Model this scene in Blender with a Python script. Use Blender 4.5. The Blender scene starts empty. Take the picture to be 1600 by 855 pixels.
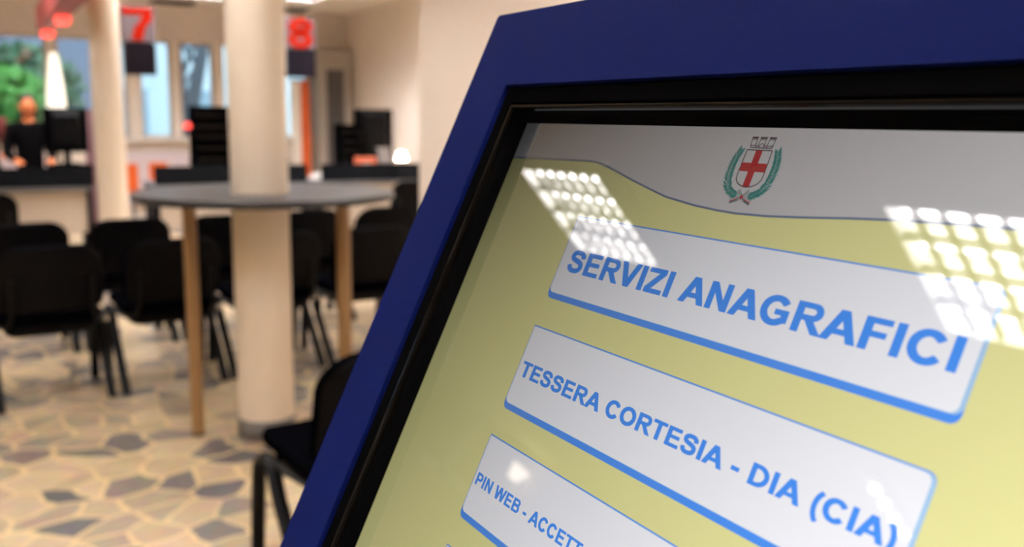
import bpy, bmesh, math, random
from mathutils import Vector, Matrix
random.seed(7)
PI = math.pi
sc = bpy.context.scene
COL = sc.collection
# ------------------------------------------------------------------ camera, sky, exposure
cd = bpy.data.cameras.new('camera')
cam = bpy.data.objects.new('camera', cd); COL.objects.link(cam); sc.camera = cam
cd.sensor_fit = 'HORIZONTAL'; cd.sensor_width = 36.0; cd.lens = 33.056
cd.clip_start = 0.02; cd.clip_end = 300
cam.matrix_world = Matrix(((0.86683284, 0.07031575, -0.49361576, 0.0),
                           (-0.49845186, 0.14624912, -0.85449221, 0.0),
                           (0.01210661, 0.9867456, 0.16182256, 1.45), (0, 0, 0, 1)))
cd.dof.use_dof = True; cd.dof.focus_distance = 0.40; cd.dof.aperture_fstop = 8.6
sc.view_settings.view_transform = 'Standard'; sc.view_settings.look = 'None'
sc.view_settings.gamma = 1.0; sc.view_settings.use_curve_mapping = False
sc.view_settings.exposure = 1.0
sc.cycles.use_denoising = True
sc.cycles.sample_clamp_indirect = 6.0
sc.cycles.max_bounces = 8; sc.cycles.diffuse_bounces = 5
sc.cycles.caustics_reflective = False; sc.cycles.caustics_refractive = False
TUBE = 60.0            # brightness of the fluorescent tubes
SKY = 2.1
SCREEN = 0.5
wd = bpy.data.worlds.new('sky'); sc.world = wd; wd.use_nodes = True
bg = wd.node_tree.nodes['Background']; bg.inputs[0].default_value = (.78, .9, 1, 1); bg.inputs[1].default_value = SKY

# ------------------------------------------------------------------ materials
def lin(c):
    c = c / 255.0
    return c / 12.92 if c <= .04045 else ((c + .055) / 1.055) ** 2.4
def rgb(r, g, b): return (lin(r), lin(g), lin(b), 1)
def mat(name, col, rough=.6, metal=0, spec=.5, emit=None, es=0, var=.0, scale=8, bump=0):
    m = bpy.data.materials.new(name); m.use_nodes = True
    nt = m.node_tree; p = nt.nodes['Principled BSDF']
    p.inputs['Base Color'].default_value = col; p.inputs['Roughness'].default_value = rough
    p.inputs['Metallic'].default_value = metal; p.inputs['Specular IOR Level'].default_value = spec
    if emit:
        p.inputs['Emission Color'].default_value = emit; p.inputs['Emission Strength'].default_value = es
    if var or bump:
        tc = nt.nodes.new('ShaderNodeTexCoord'); n = nt.nodes.new('ShaderNodeTexNoise')
        n.inputs['Scale'].default_value = scale; n.inputs['Detail'].default_value = 4
        nt.links.new(tc.outputs['Object'], n.inputs['Vector'])
        if var:
            mx = nt.nodes.new('ShaderNodeMix'); mx.data_type = 'RGBA'
            mx.inputs[6].default_value = tuple(max(0, c * (1 - var)) for c in col[:3]) + (1,)
            mx.inputs[7].default_value = tuple(min(1, c * (1 + var)) for c in col[:3]) + (1,)
            nt.links.new(n.outputs['Fac'], mx.inputs[0]); nt.links.new(mx.outputs[2], p.inputs['Base Color'])
        if bump:
            b = nt.nodes.new('ShaderNodeBump'); b.inputs['Strength'].default_value = bump; b.inputs['Distance'].default_value = .002
            nt.links.new(n.outputs['Fac'], b.inputs['Height']); nt.links.new(b.outputs['Normal'], p.inputs['Normal'])
    return m
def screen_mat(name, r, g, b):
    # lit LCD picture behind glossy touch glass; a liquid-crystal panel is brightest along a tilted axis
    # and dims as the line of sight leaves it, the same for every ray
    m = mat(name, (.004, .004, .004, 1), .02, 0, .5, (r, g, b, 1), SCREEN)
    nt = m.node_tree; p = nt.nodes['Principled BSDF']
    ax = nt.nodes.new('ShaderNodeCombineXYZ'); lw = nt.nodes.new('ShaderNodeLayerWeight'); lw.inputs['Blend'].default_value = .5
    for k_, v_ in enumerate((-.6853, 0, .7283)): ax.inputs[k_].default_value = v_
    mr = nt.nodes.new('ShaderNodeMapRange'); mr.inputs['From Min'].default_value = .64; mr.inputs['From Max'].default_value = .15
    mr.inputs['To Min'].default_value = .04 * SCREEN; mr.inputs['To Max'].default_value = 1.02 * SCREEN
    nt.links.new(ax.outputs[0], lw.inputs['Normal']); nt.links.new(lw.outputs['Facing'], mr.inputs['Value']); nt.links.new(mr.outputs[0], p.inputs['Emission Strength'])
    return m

M = {}
M['wall'] = mat('cream_wall_paint', rgb(240, 226, 212), .75, var=.03, scale=3)
M['wall_far'] = mat('pale_wall_paint', rgb(244, 234, 224), .8, var=.03, scale=3)
M['wall_dim'] = mat('olive_wall_paint', rgb(196, 176, 132), .7, var=.05, scale=2)
M['ceiling'] = mat('ceiling_plaster', rgb(246, 240, 232), .85, var=.03, scale=4)
M['column'] = mat('column_paint', rgb(236, 221, 202), .5, var=.03, scale=6)
M['skirt'] = mat('grey_column_base', rgb(120, 118, 118), .5, var=.1)
M['white'] = mat('white_lacquer', rgb(236, 230, 222), .4, var=.02)
M['frame'] = mat('window_frame_paint', rgb(205, 190, 178), .5, var=.05)
M['lintel'] = mat('grey_lintel', rgb(232, 222, 214), .8, var=.05)
M['blue'] = mat('blue_powder_coat', rgb(13, 24, 80), .6, spec=.02, var=.05, scale=300, bump=.05)
M['black'] = mat('black_plastic', rgb(8, 8, 9), .6, spec=0, var=.1, scale=60)
M['gloss'] = mat('black_gloss_plastic', rgb(5, 5, 6), .12, spec=.16)
M['gap'] = mat('black_gap', rgb(4, 4, 5), .9, spec=.1)
M['fabric'] = mat('black_chair_fabric', rgb(4, 4, 6), .95, spec=.0, var=.2, scale=200, bump=.2)
M['tube'] = mat('black_enamelled_tube', rgb(6, 6, 7), .4, spec=.12, var=.05)
M['shell'] = mat('black_seat_shell', rgb(4, 4, 6), .5, spec=.07, var=.05)
M['steel'] = mat('bright_steel', rgb(200, 198, 195), .25, 1)
M['tabletop'] = mat('slate_laminate', rgb(46, 46, 50), .35, spec=.3, var=.08, scale=40)
M['tableedge'] = mat('black_edge_band', rgb(26, 26, 30), .4)
M['deskgrey'] = mat('grey_desk_laminate', rgb(98, 98, 102), .5, var=.05)
M['deskdark'] = mat('charcoal_desk_screen', rgb(15, 17, 21), .6, spec=.05, var=.08)
M['deskpale'] = mat('pale_desk_front', rgb(196, 182, 168), .6, var=.04)
M['orange'] = mat('orange_panel', rgb(204, 90, 38), .6, spec=.2, var=.05)
M['signgrey'] = mat('grey_sign_panel', rgb(122, 112, 122), .6, var=.05)
M['signdark'] = mat('dark_sign_display', rgb(26, 22, 32), .4, spec=.1, var=.08)
M['signred'] = mat('orange_red_numeral', rgb(172, 30, 7), .6, spec=.1, var=.04)
M['maroon'] = mat('maroon_rail', rgb(140, 44, 38), .5, var=.1)
M['redlight'] = mat('red_signal_light', rgb(150, 10, 8), .4, emit=(1, .07, .05, 1), es=1.3)
M['louver'] = mat('satin_aluminium_louver', rgb(68, 66, 64), .2, 1)
M['lampbody'] = mat('white_lamp_housing', rgb(246, 244, 240), .5)
M['lit'] = mat('fluorescent_tube', (.8, .8, .8, 1), .5, emit=(1, .975, .98, 1), es=TUBE)
M['unlit'] = mat('unlit_fluorescent_tube', rgb(226, 224, 220), .4)
M['spot'] = mat('spot_bulb', (.8, .8, .8, 1), .5, emit=(1, .9, .75, 1), es=40)
M['warmglow'] = mat('warm_lamp_shade', (.8, .7, .6, 1), .5, emit=(1, .74, .48, 1), es=30)
M['fabglow'] = mat('white_fabric_added_glow', (.85, .82, .76, 1), .8, emit=(1, .9, .74, 1), es=.62)
M['warmshade'] = mat('added_wall_lamp_shade', (.85, .8, .72, 1), .8, emit=(1, .86, .66, 1), es=4)
M['paper'] = mat('white_paper', rgb(230, 226, 222), .8)
M['folder'] = mat('salmon_folder', rgb(236, 128, 96), .7)
M['phone'] = mat('grey_phone_plastic', rgb(120, 112, 108), .5)
M['mauve'] = mat('mauve_divider_fabric', rgb(150, 108, 116), .9, var=.08)
M['rad'] = mat('lilac_white_radiator', rgb(216, 204, 210), .5)
M['skin'] = mat('skin', rgb(222, 128, 72), .55, var=.05)
M['hair'] = mat('dark_hair', rgb(22, 17, 15), .6, var=.2, scale=60)
M['blackcloth'] = mat('black_clothing', rgb(10, 9, 11), .95, spec=.05, var=.2, scale=40)
M['redcloth'] = mat('dark_red_clothing', rgb(92, 30, 26), .9, var=.2, scale=40)
M['eye'] = mat('eye', rgb(30, 20, 16), .2)
M['lips'] = mat('lips', rgb(170, 72, 58), .5)
M['bark'] = mat('tree_bark', rgb(62, 70, 80), .9, var=.3, scale=14, bump=.5)
M['leaf'] = mat('green_leaves', rgb(70, 140, 48), .6, var=.5, scale=1.6)
M['leafdark'] = mat('dark_green_leaves', rgb(48, 92, 62), .6, var=.4, scale=1.6)
M['grass'] = mat('lawn', rgb(110, 130, 90), .9, var=.2)
M['facade'] = mat('pale_blue_facade', rgb(196, 214, 226), .8, var=.04)
M['slate'] = mat('slate_facade', rgb(98, 108, 128), .8, var=.1, scale=2)
M['fglass'] = mat('facade_glass', rgb(128, 156, 176), .15)
M['wood'] = mat('tan_wood_leg', rgb(146, 112, 72), .45, var=.12, scale=18)
# perforated grille
M['pier'] = mat('grey_cabinet_paint', rgb(172, 164, 156), .6)
g = M['grille'] = mat('grey_perforated_metal', rgb(104, 98, 96), .5)
nt = g.node_tree; vo = nt.nodes.new('ShaderNodeTexVoronoi'); vo.inputs['Scale'].default_value = 22; vo.inputs['Randomness'].default_value = 0
tc = nt.nodes.new('ShaderNodeTexCoord'); nt.links.new(tc.outputs['Object'], vo.inputs['Vector'])
rp = nt.nodes.new('ShaderNodeValToRGB'); rp.color_ramp.elements[0].color = rgb(40, 38, 40); rp.color_ramp.elements[1].color = rgb(104, 100, 100)
rp.color_ramp.elements[0].position = .42; rp.color_ramp.elements[1].position = .5
nt.links.new(vo.outputs['Distance'], rp.inputs[0]); nt.links.new(rp.outputs[0], nt.nodes['Principled BSDF'].inputs['Base Color'])
# translucent curtain
c_ = M['curtain'] = bpy.data.materials.new('sheer_white_curtain'); c_.use_nodes = True
nt = c_.node_tree; nt.nodes.clear(); o_ = nt.nodes.new('ShaderNodeOutputMaterial'); ms = nt.nodes.new('ShaderNodeMixShader'); ms.inputs[0].default_value = .6
d_ = nt.nodes.new('ShaderNodeBsdfDiffuse'); t_ = nt.nodes.new('ShaderNodeBsdfTranslucent')
d_.inputs[0].default_value = (.9, .86, .78, 1); t_.inputs[0].default_value = (.98, .95, .88, 1)
nt.links.new(d_.outputs[0], ms.inputs[1]); nt.links.new(t_.outputs[0], ms.inputs[2]); nt.links.new(ms.outputs[0], o_.inputs[0])
# window glass
c_ = M['glass'] = bpy.data.materials.new('window_glass'); c_.use_nodes = True
nt = c_.node_tree; nt.nodes.clear(); o_ = nt.nodes.new('ShaderNodeOutputMaterial'); ms = nt.nodes.new('ShaderNodeMixShader')
t_ = nt.nodes.new('ShaderNodeBsdfTransparent'); g_ = nt.nodes.new('ShaderNodeBsdfGlossy'); g_.inputs['Roughness'].default_value = .02
fr = nt.nodes.new('ShaderNodeFresnel'); t_.inputs[0].default_value = (.93, .96, .97, 1)
nt.links.new(fr.outputs[0], ms.inputs[0]); nt.links.new(t_.outputs[0], ms.inputs[1]); nt.links.new(g_.outputs[0], ms.inputs[2]); nt.links.new(ms.outputs[0], o_.inputs[0])
# crazy-paved marble floor
def floor_mat():
    m = bpy.data.materials.new('broken_marble_paving'); m.use_nodes = True
    nt = m.node_tree; N = nt.nodes; L = nt.links; p = N['Principled BSDF']
    geo = N.new('ShaderNodeNewGeometry')
    nz = N.new('ShaderNodeTexNoise'); nz.inputs['Scale'].default_value = 3.0; nz.inputs['Detail'].default_value = 2
    L.new(geo.outputs['Position'], nz.inputs['Vector'])
    mxv = N.new('ShaderNodeVectorMath'); mxv.operation = 'MULTIPLY_ADD'; mxv.inputs[1].default_value = (.16, .16, 0)
    L.new(nz.outputs['Color'], mxv.inputs[0]); L.new(geo.outputs['Position'], mxv.inputs[2])
    v1 = N.new('ShaderNodeTexVoronoi'); v1.voronoi_dimensions = '2D'; v1.inputs['Scale'].default_value = 5.8
    v2 = N.new('ShaderNodeTexVoronoi'); v2.voronoi_dimensions = '2D'; v2.feature = 'DISTANCE_TO_EDGE'; v2.inputs['Scale'].default_value = 5.8
    for v in (v1, v2): L.new(mxv.outputs[0], v.inputs['Vector'])
    sep = N.new('ShaderNodeSeparateColor'); L.new(v1.outputs['Color'], sep.inputs[0])
    ramp = N.new('ShaderNodeValToRGB'); cr = ramp.color_ramp; cr.interpolation = 'CONSTANT'
    cols = [(0, (176, 154, 124)), (.15, (124, 112, 102)), (.28, (192, 170, 138)), (.42, (104, 97, 94)), (.53, (158, 140, 118)),
            (.67, (138, 125, 112)), (.79, (186, 164, 134)), (.91, (88, 84, 86))]
    cr.elements[0].position = 0; cr.elements[0].color = rgb(*cols[0][1])
    cr.elements[1].position = cols[1][0]; cr.elements[1].color = rgb(*cols[1][1])
    for pos, c in cols[2:]:
        e = cr.elements.new(pos); e.color = rgb(*c)
    L.new(sep.outputs[0], ramp.inputs[0])
    n2 = N.new('ShaderNodeTexNoise'); n2.inputs['Scale'].default_value = 14; n2.inputs['Detail'].default_value = 6
    L.new(geo.outputs['Position'], n2.inputs['Vector'])
    mot = N.new('ShaderNodeMix'); mot.data_type = 'RGBA'; mot.blend_type = 'SOFT_LIGHT'; mot.inputs[0].default_value = .55
    L.new(ramp.outputs[0], mot.inputs[6]); L.new(n2.outputs['Color'], mot.inputs[7])
    er = N.new('ShaderNodeValToRGB'); er.color_ramp.elements[0].position = .028; er.color_ramp.elements[1].position = .075
    er.color_ramp.elements[0].color = (1, 1, 1, 1); er.color_ramp.elements[1].color = (0, 0, 0, 1)
    jn = N.new('ShaderNodeTexNoise'); jn.inputs['Scale'].default_value = 2.2; L.new(geo.outputs['Position'], jn.inputs['Vector'])
    ja = N.new('ShaderNodeMath'); ja.operation = 'MULTIPLY_ADD'; ja.inputs[1].default_value = -.10; L.new(jn.outputs['Fac'], ja.inputs[0])
    jb = N.new('ShaderNodeMath'); jb.operation = 'ADD'; jb.inputs[1].default_value = .05; L.new(v2.outputs['Distance'], jb.inputs[0]); L.new(jb.outputs[0], ja.inputs[2])
    L.new(ja.outputs[0], er.inputs[0])
    mj = N.new('ShaderNodeMix'); mj.data_type = 'RGBA'; L.new(er.outputs[0], mj.inputs[0])
    L.new(mot.outputs[2], mj.inputs[6]); mj.inputs[7].default_value = rgb(218, 190, 140)
    L.new(mj.outputs[2], p.inputs['Base Color'])
    p.inputs['Roughness'].default_value = .3; p.inputs['Specular IOR Level'].default_value = .5
    return m
M['floor'] = floor_mat()

# ------------------------------------------------------------------ mesh builder
class MB:
    def __init__(s): s.v = []; s.f = []; s.mi = []; s.sm = []
    def add(s, vs, fs, mi=0, smooth=False):
        o = len(s.v); s.v += [tuple(v) for v in vs]
        for f in fs: s.f.append([i + o for i in f]); s.mi.append(mi); s.sm.append(smooth)
    def box(s, x0, x1, y0, y1, z0, z1, mi=0, b=0):
        if b:
            bm = bmesh.new(); bmesh.ops.create_cube(bm, size=1)
            for v in bm.verts:
                v.co = Vector(((x0 + x1) / 2 + v.co.x * (x1 - x0), (y0 + y1) / 2 + v.co.y * (y1 - y0), (z0 + z1) / 2 + v.co.z * (z1 - z0)))
            bmesh.ops.bevel(bm, geom=bm.edges[:], offset=b, segments=2, affect='EDGES')
            s.bm(bm, mi); return
        vs = [(x, y, z) for z in (z0, z1) for y in (y0, y1) for x in (x0, x1)]
        s.add(vs, [(0, 2, 3, 1), (4, 5, 7, 6), (0, 1, 5, 4), (2, 6, 7, 3), (0, 4, 6, 2), (1, 3, 7, 5)], mi)
    def bm(s, bm, mi=0, smooth=False):
        bm.verts.index_update()
        s.add([v.co[:] for v in bm.verts], [[v.index for v in f.verts] for f in bm.faces], mi, smooth); bm.free()
    def tube(s, pts, r, n=10, mi=0, rx=None, cap=True):
        pts = [Vector(p) for p in pts]; rings = []; prev = None
        for i, p in enumerate(pts):
            t = (pts[min(i + 1, len(pts) - 1)] - pts[max(i - 1, 0)]).normalized()
            if prev is None:
                a = Vector((1, 0, 0)) if abs(t.x) < .9 else Vector((0, 1, 0))
            else: a = prev
            a = (a - t * a.dot(t)).normalized(); b = t.cross(a); prev = a
            rr = r[i] if isinstance(r, (list, tuple)) else r
            ra = rx if rx else rr
            rings.append([p + a * (ra * math.cos(2 * PI * k / n)) + b * (rr * math.sin(2 * PI * k / n)) for k in range(n)])
        vs = [v for R in rings for v in R]; fs = []
        for i in range(len(pts) - 1):
            for k in range(n):
                fs.append((i * n + k, i * n + (k + 1) % n, (i + 1) * n + (k + 1) % n, (i + 1) * n + k))
        s.add(vs, fs, mi, True)
        if cap:
            s.add(rings[0], [tuple(range(n))[::-1]], mi); s.add(rings[-1], [tuple(range(n))], mi)
    def lathe(s, prof, n=40, c=(0, 0), mi=0, closed=False):
        vs = []; fs = []; m = len(prof)
        for r, z in prof:
            for k in range(n): vs.append((c[0] + r * math.cos(2 * PI * k / n), c[1] + r * math.sin(2 * PI * k / n), z))
        for i in range(m if closed else m - 1):
            for k in range(n):
                j = (i + 1) % m
                fs.append((i * n + k, i * n + (k + 1) % n, j * n + (k + 1) % n, j * n + k))
        s.add(vs, fs, mi, True)
    def prism(s, pts, fn, t0, t1, mi=0):          # polygon pts in 2-D, placed by fn(u, v, t)
        n = len(pts)
        s.add([fn(u, v, t0) for u, v in pts] + [fn(u, v, t1) for u, v in pts],
              [tuple(range(n))[::-1], tuple(range(n, 2 * n))] + [(i, (i + 1) % n, n + (i + 1) % n, n + i) for i in range(n)], mi)
    def poly(s, pts, fn, t, mi=0): s.add([fn(u, v, t) for u, v in pts], [tuple(range(len(pts)))], mi)
    def build(s, name, mats, parent=None, bevel=0, angle=40):
        me = bpy.data.meshes.new(name); me.from_pydata(s.v, [], s.f)
        if not isinstance(mats, (list, tuple)): mats = [mats]
        for m in mats: me.materials.append(m)
        for p, i, q in zip(me.polygons, s.mi, s.sm): p.material_index = i; p.use_smooth = q
        bm = bmesh.new(); bm.from_mesh(me); bmesh.ops.recalc_face_normals(bm, faces=bm.faces[:]); bm.to_mesh(me); bm.free()
        me.update()
        o = bpy.data.objects.new(name, me); COL.objects.link(o)
        if parent: o.parent = parent
        if bevel:
            md = o.modifiers.new('bevel', 'BEVEL'); md.width = bevel; md.segments = 2; md.limit_method = 'ANGLE'; md.angle_limit = math.radians(angle)
        return o
def tag(o, label=None, cat=None, group=None, kind=None):
    if label: o['label'] = label
    if cat: o['category'] = cat
    if group: o['group'] = group
    if kind: o['kind'] = kind
    return o
def thing(name, label, cat, loc=(0, 0, 0), rz=0, group=None):
    o = bpy.data.objects.new(name, None); COL.objects.link(o); o.empty_display_size = .1
    o.location = loc; o.rotation_euler = (0, 0, rz)
    return tag(o, label, cat, group)
def copy_tree(o, parent=None):
    c = o.copy(); COL.objects.link(c)
    if parent: c.parent = parent
    for ch in list(o.children): copy_tree(ch, c)
    return c
def struct(name, mb, m, label=None, parent=None, **k):
    o = mb.build(name, m, parent, **k)
    if not parent: tag(o, label, None, None, 'structure'); o['category'] = name.split('_')[0]
    return o
def bx(*a, **k): m = MB(); m.box(*a, **k); return m

# ------------------------------------------------------------------ room shell
CZ = 2.97; XL = -6.2; XR = 5.1; YB = 14.0; YF = -3.2; XN = 1.75; YN = 3.87
struct('floor', bx(XL - .2, XR + .2, YF - .2, YB + .2, -.12, 0), M['floor'], 'crazy-paved floor of cream, grey and brown broken marble pieces')
struct('ceiling', bx(XL - .2, XR + .2, YF - .2, YB + .2, CZ, CZ + .12), M['ceiling'], 'pale plaster ceiling of the hall')
struct('wall_left', bx(XL - .15, XL, YF - .15, YB + .15, 0, CZ), M['wall_dim'], 'olive-cream wall on the left of the hall, reflected in the display')
struct('wall_near', bx(XL, XN, YF - .15, YF, 0, CZ), M['wall'], 'cream wall behind the viewer')
m = MB(); m.box(XN, XN + .12, YF - .15, YN, 0, CZ); m.box(XN + .12, XR, YN - .12, YN, 0, CZ)
struct('wall_right', m, M['wall'], 'plain cream wall right behind the blue kiosk')
struct('wall_far', bx(XR, XR + .15, YN - .12, YB + .15, 0, CZ), M['wall_far'], 'pale wall on the far right behind the desks')
# back wall: sill, lintel, piers, windows
SZ, LZ = 1.13, 2.47
piers = [(XL, -4.6), (-2.6, -2.3), (-.3, -.05), (1.0, 1.1), (1.98, 2.13), (2.56, 2.66), (3.14, 3.25), (4.52, XR)]
m = MB(); m.box(XL, XR, YB, YB + .2, 0, SZ)
for a, b in piers: m.box(a, b, YB, YB + .2, SZ, LZ)
struct('wall_back', m, M['wall_far'], 'white wall under the back windows with narrow piers between them')
struct('trim_1', bx(XL, XR, YB - .02, YB + .2, LZ, CZ), M['lintel'], 'greyish lintel band above the back windows')
struct('trim_2', bx(XL, 4.5, YB - .14, YB, SZ - .04, SZ), M['white'], 'white window sill running along the back wall')
k = 0
for (a, b), (c, d) in zip(piers[:-1], piers[1:]):
    k += 1
    x0, x1 = b, c
    f = MB(); w = .035
    f.box(x0, x1, YB + .05, YB + .11, SZ, SZ + w); f.box(x0, x1, YB + .05, YB + .11, LZ - w, LZ)
    f.box(x0, x0 + w, YB + .05, YB + .11, SZ, LZ); f.box(x1 - w, x1, YB + .05, YB + .11, SZ, LZ)
    if x1 - x0 > 1.1: f.box((x0 + x1) / 2 - .02, (x0 + x1) / 2 + .02, YB + .05, YB + .11, SZ, LZ)
    wi = struct('window_%d' % k, f, M['frame'], 'back window between two narrow piers, frame painted beige')
    g = MB(); g.box(x0 + w, x1 - w, YB + .078, YB + .084, SZ + w, LZ - w)
    g.build('pane', M['glass'], wi)
# left wall joinery, seen mirrored in the display
m = MB(); m.box(XL, XL + .09, 10.24, 10.38, 2.08, CZ); struct('trim_3', m, M['white'], 'white upright strip on the left wall')
m = MB(); m.box(XL, XL + .09, 9.05, 10.9, 2.06, 2.2); struct('trim_4', m, M['white'], 'white rail along the left wall')

# round columns
def column(x, y, label):
    t = thing('column', label, 'column', (x, y, 0), 0, 'round columns')
    a = MB(); a.lathe([(.125, .09), (.125, CZ)], 48); a.build('shaft', M['column'], t)
    b = MB(); b.lathe([(0, 0), (.127, 0), (.127, .085), (.124, .09), (0, .09)], 48); b.build('base_ring', M['skirt'], t)
    return t
column(1.12, 4.19, 'thick cream round column rising through the round high table')
column(1.093, 8.95, 'thinner-looking cream round column far back by the left desk')

# ------------------------------------------------------------------ ticket kiosk with touch screen
ORG = Vector((0, 0, 1.45)); D = .245
KN = Vector((-.90839875, 0, .41810491)); KR = Vector((0, -1, 0)); KU = Vector((.41810491, 0, .90839875))
A0 = -.2688                                   # centre line of the kiosk along KR
kiosk = thing('information_kiosk', 'blue information kiosk with sloping touch screen in the foreground', 'kiosk', (.33, .2688, 0))
kb = Vector(kiosk.location)
PC = ORG - KN * D - KU * 0 - kb               # reference point on the display plane, in kiosk space
def K(a, b, c): return PC + KR * a + KU * b + KN * c
HW = .1985                                    # half-width of the bezel opening
TOPB = .1278; BOTB = -.1965
PL, PR_, PT, PBt = A0 - HW - .0446, A0 + HW + .0446, TOPB + .0470, BOTB - .13
def rect_ring(mb, prof, mi=None):
    # prof: (inset from the opening, height above display plane); closed sweep round the opening
    rings = []
    for ins, c in prof:
        l, r, t, b = A0 - HW + ins, A0 + HW - ins, TOPB - ins, BOTB + ins
        rings.append([K(l, t, c), K(r, t, c), K(r, b, c), K(l, b, c)])
    vs = [v for R in rings for v in R]; n = 4
    for i in range(len(prof) - 1):
        fs = [(i * 4 + q, i * 4 + (q + 1) % 4, (i + 1) * 4 + (q + 1) % 4, (i + 1) * 4 + q) for q in range(4)]
        mb.add([vs[j] for j in range(i * 4, i * 4 + 8)], [(q, (q + 1) % 4, 4 + (q + 1) % 4, 4 + q) for q in range(4)], 0 if mi is None else mi[i])
def round_rect(l, r, b, t, rad, n=5):
    pts = []
    for cx, cy, a0 in ((r - rad, t - rad, 0), (l + rad, t - rad, 90), (l + rad, b + rad, 180), (r - rad, b + rad, 270)):
        for q in range(n + 1):
            a = math.radians(a0 + 90 * q / n); pts.append((cx + rad * math.cos(a), cy + rad * math.sin(a)))
    return pts
# blue face plate with a cut-out
fp = MB(); C1, C0 = .0128, .0088
out = round_rect(PL, PR_, PBt, PT, .0022)
n_ = 6
inn = [(A0 + HW, TOPB), (A0 - HW, TOPB), (A0 - HW, BOTB), (A0 + HW, BOTB)]
for cc in (C1, C0):
    for q in range(4):
        arc = out[q * n_:(q + 1) * n_]; nxt = out[((q + 1) % 4) * n_]
        fp.add([K(*inn[q], cc)] + [K(u, v, cc) for u, v in arc], [tuple(range(len(arc) + 1))])
        fp.add([K(*inn[q], cc), K(*arc[-1], cc), K(*nxt, cc), K(*inn[(q + 1) % 4], cc)], [(0, 1, 2, 3)])
N = len(out)
fp.add([K(u, v, C1) for u, v in out] + [K(u, v, C0) for u, v in out], [(i, (i + 1) % N, N + (i + 1) % N, N + i) for i in range(N)])
fp.add([K(u, v, C1) for u, v in inn] + [K(u, v, C0) for u, v in inn], [(i, (i + 1) % 4, 4 + (i + 1) % 4, 4 + i) for i in range(4)])
fp.build('face_plate', M['blue'], kiosk)
# bezel: gap, flat band, groove, rounded ridge, slope to the glass
bz = MB()
prof = [(-.001, .0084), (.0012, .0084), (.0014, .0106), (.0018, .0108), (.0096, .0108), (.0099, .0104), (.0100, .0086), (.0107, .0086),
        (.0108, .0100), (.0112, .0105), (.0120, .0106), (.0127, .0101), (.0131, .0090), (.0133, .0070), (.0150, .0052), (.0171, .0004), (.0176, -.0006), (.0176, -.004)]
rect_ring(bz, prof, [1, 1, 0, 0, 0, 0, 1, 1, 2, 2, 2, 2, 2, 0, 0, 0, 0])
bz.build('bezel', [M['black'], M['gap'], M['gloss']], kiosk)
# housing box behind the plate, pedestal and foot
hb = MB(); e = .012
hv = [K(u, v, c) for c in (C0 - .0002, -.10) for u, v in ((PL + e, PBt + e), (PR_ - e, PBt + e), (PR_ - e, PT - e - (0 if c > -.05 else .06)), (PL + e, PT - e - (0 if c > -.05 else .06)))]
hb.add(hv, [(4, 5, 6, 7), (0, 1, 5, 4), (1, 2, 6, 5), (2, 3, 7, 6), (3, 0, 4, 7)])
hb.build('housing', M['blue'], kiosk, bevel=.004)
pd = MB(); pd.box(-.10, .09, -.13, .13, .03, 1.10, b=.01); pd.build('pedestal', M['blue'], kiosk)
ft = MB(); ft.box(-.24, .22, -.24, .24, 0, .03, b=.006); ft.build('foot_plate', M['black'], kiosk)
# display
S = .245
SL, SRt, ST, SB = A0 - .1813, A0 + .1813, .1111, -.179
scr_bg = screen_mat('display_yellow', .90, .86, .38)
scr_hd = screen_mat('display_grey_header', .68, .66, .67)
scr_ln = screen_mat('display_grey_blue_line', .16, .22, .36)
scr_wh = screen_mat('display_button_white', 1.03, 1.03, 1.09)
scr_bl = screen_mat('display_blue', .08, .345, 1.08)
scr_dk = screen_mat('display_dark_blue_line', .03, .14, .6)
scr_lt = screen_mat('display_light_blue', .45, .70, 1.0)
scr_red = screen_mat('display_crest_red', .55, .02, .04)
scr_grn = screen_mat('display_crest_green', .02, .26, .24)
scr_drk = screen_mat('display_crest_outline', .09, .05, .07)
dp = MB(); dp.poly([(SL - .001, SB - .001), (SRt + .001, SB - .001), (SRt + .001, ST + .001), (SL - .001, ST + .001)], K, 0)
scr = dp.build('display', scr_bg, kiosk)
cv = [(-1.86, .368), (-1.70, .371), (-1.53, .3735), (-1.50, .370), (-1.45, .359), (-1.38, .342), (-1.32, .3285), (-1.2747, .319), (-1.20, .3105), (-1.14, .3067), (-1.0958, .3055),
      (-1.03, .3075), (-.9672, .3120), (-.88, .3195), (-.8088, .3245), (-.70, .329), (-.60, .331), (-.34, .333)]
cv = [(a * S, b * S) for a, b in cv]
hd = MB()
for (a0, b0), (a1, b1) in zip(cv[:-1], cv[1:]):
    hd.poly([(a0, b0), (a1, b1), (a1, ST + .001), (a0, ST + .001)], K, .00006, 0)
    hd.poly([(a0, b0 - .0006), (a1, b1 - .0006), (a1, b1 + .0003), (a0, b0 + .0003)], K, .0001, 1)
hd.build('header_banner', [scr_hd, scr_ln], scr)

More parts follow.
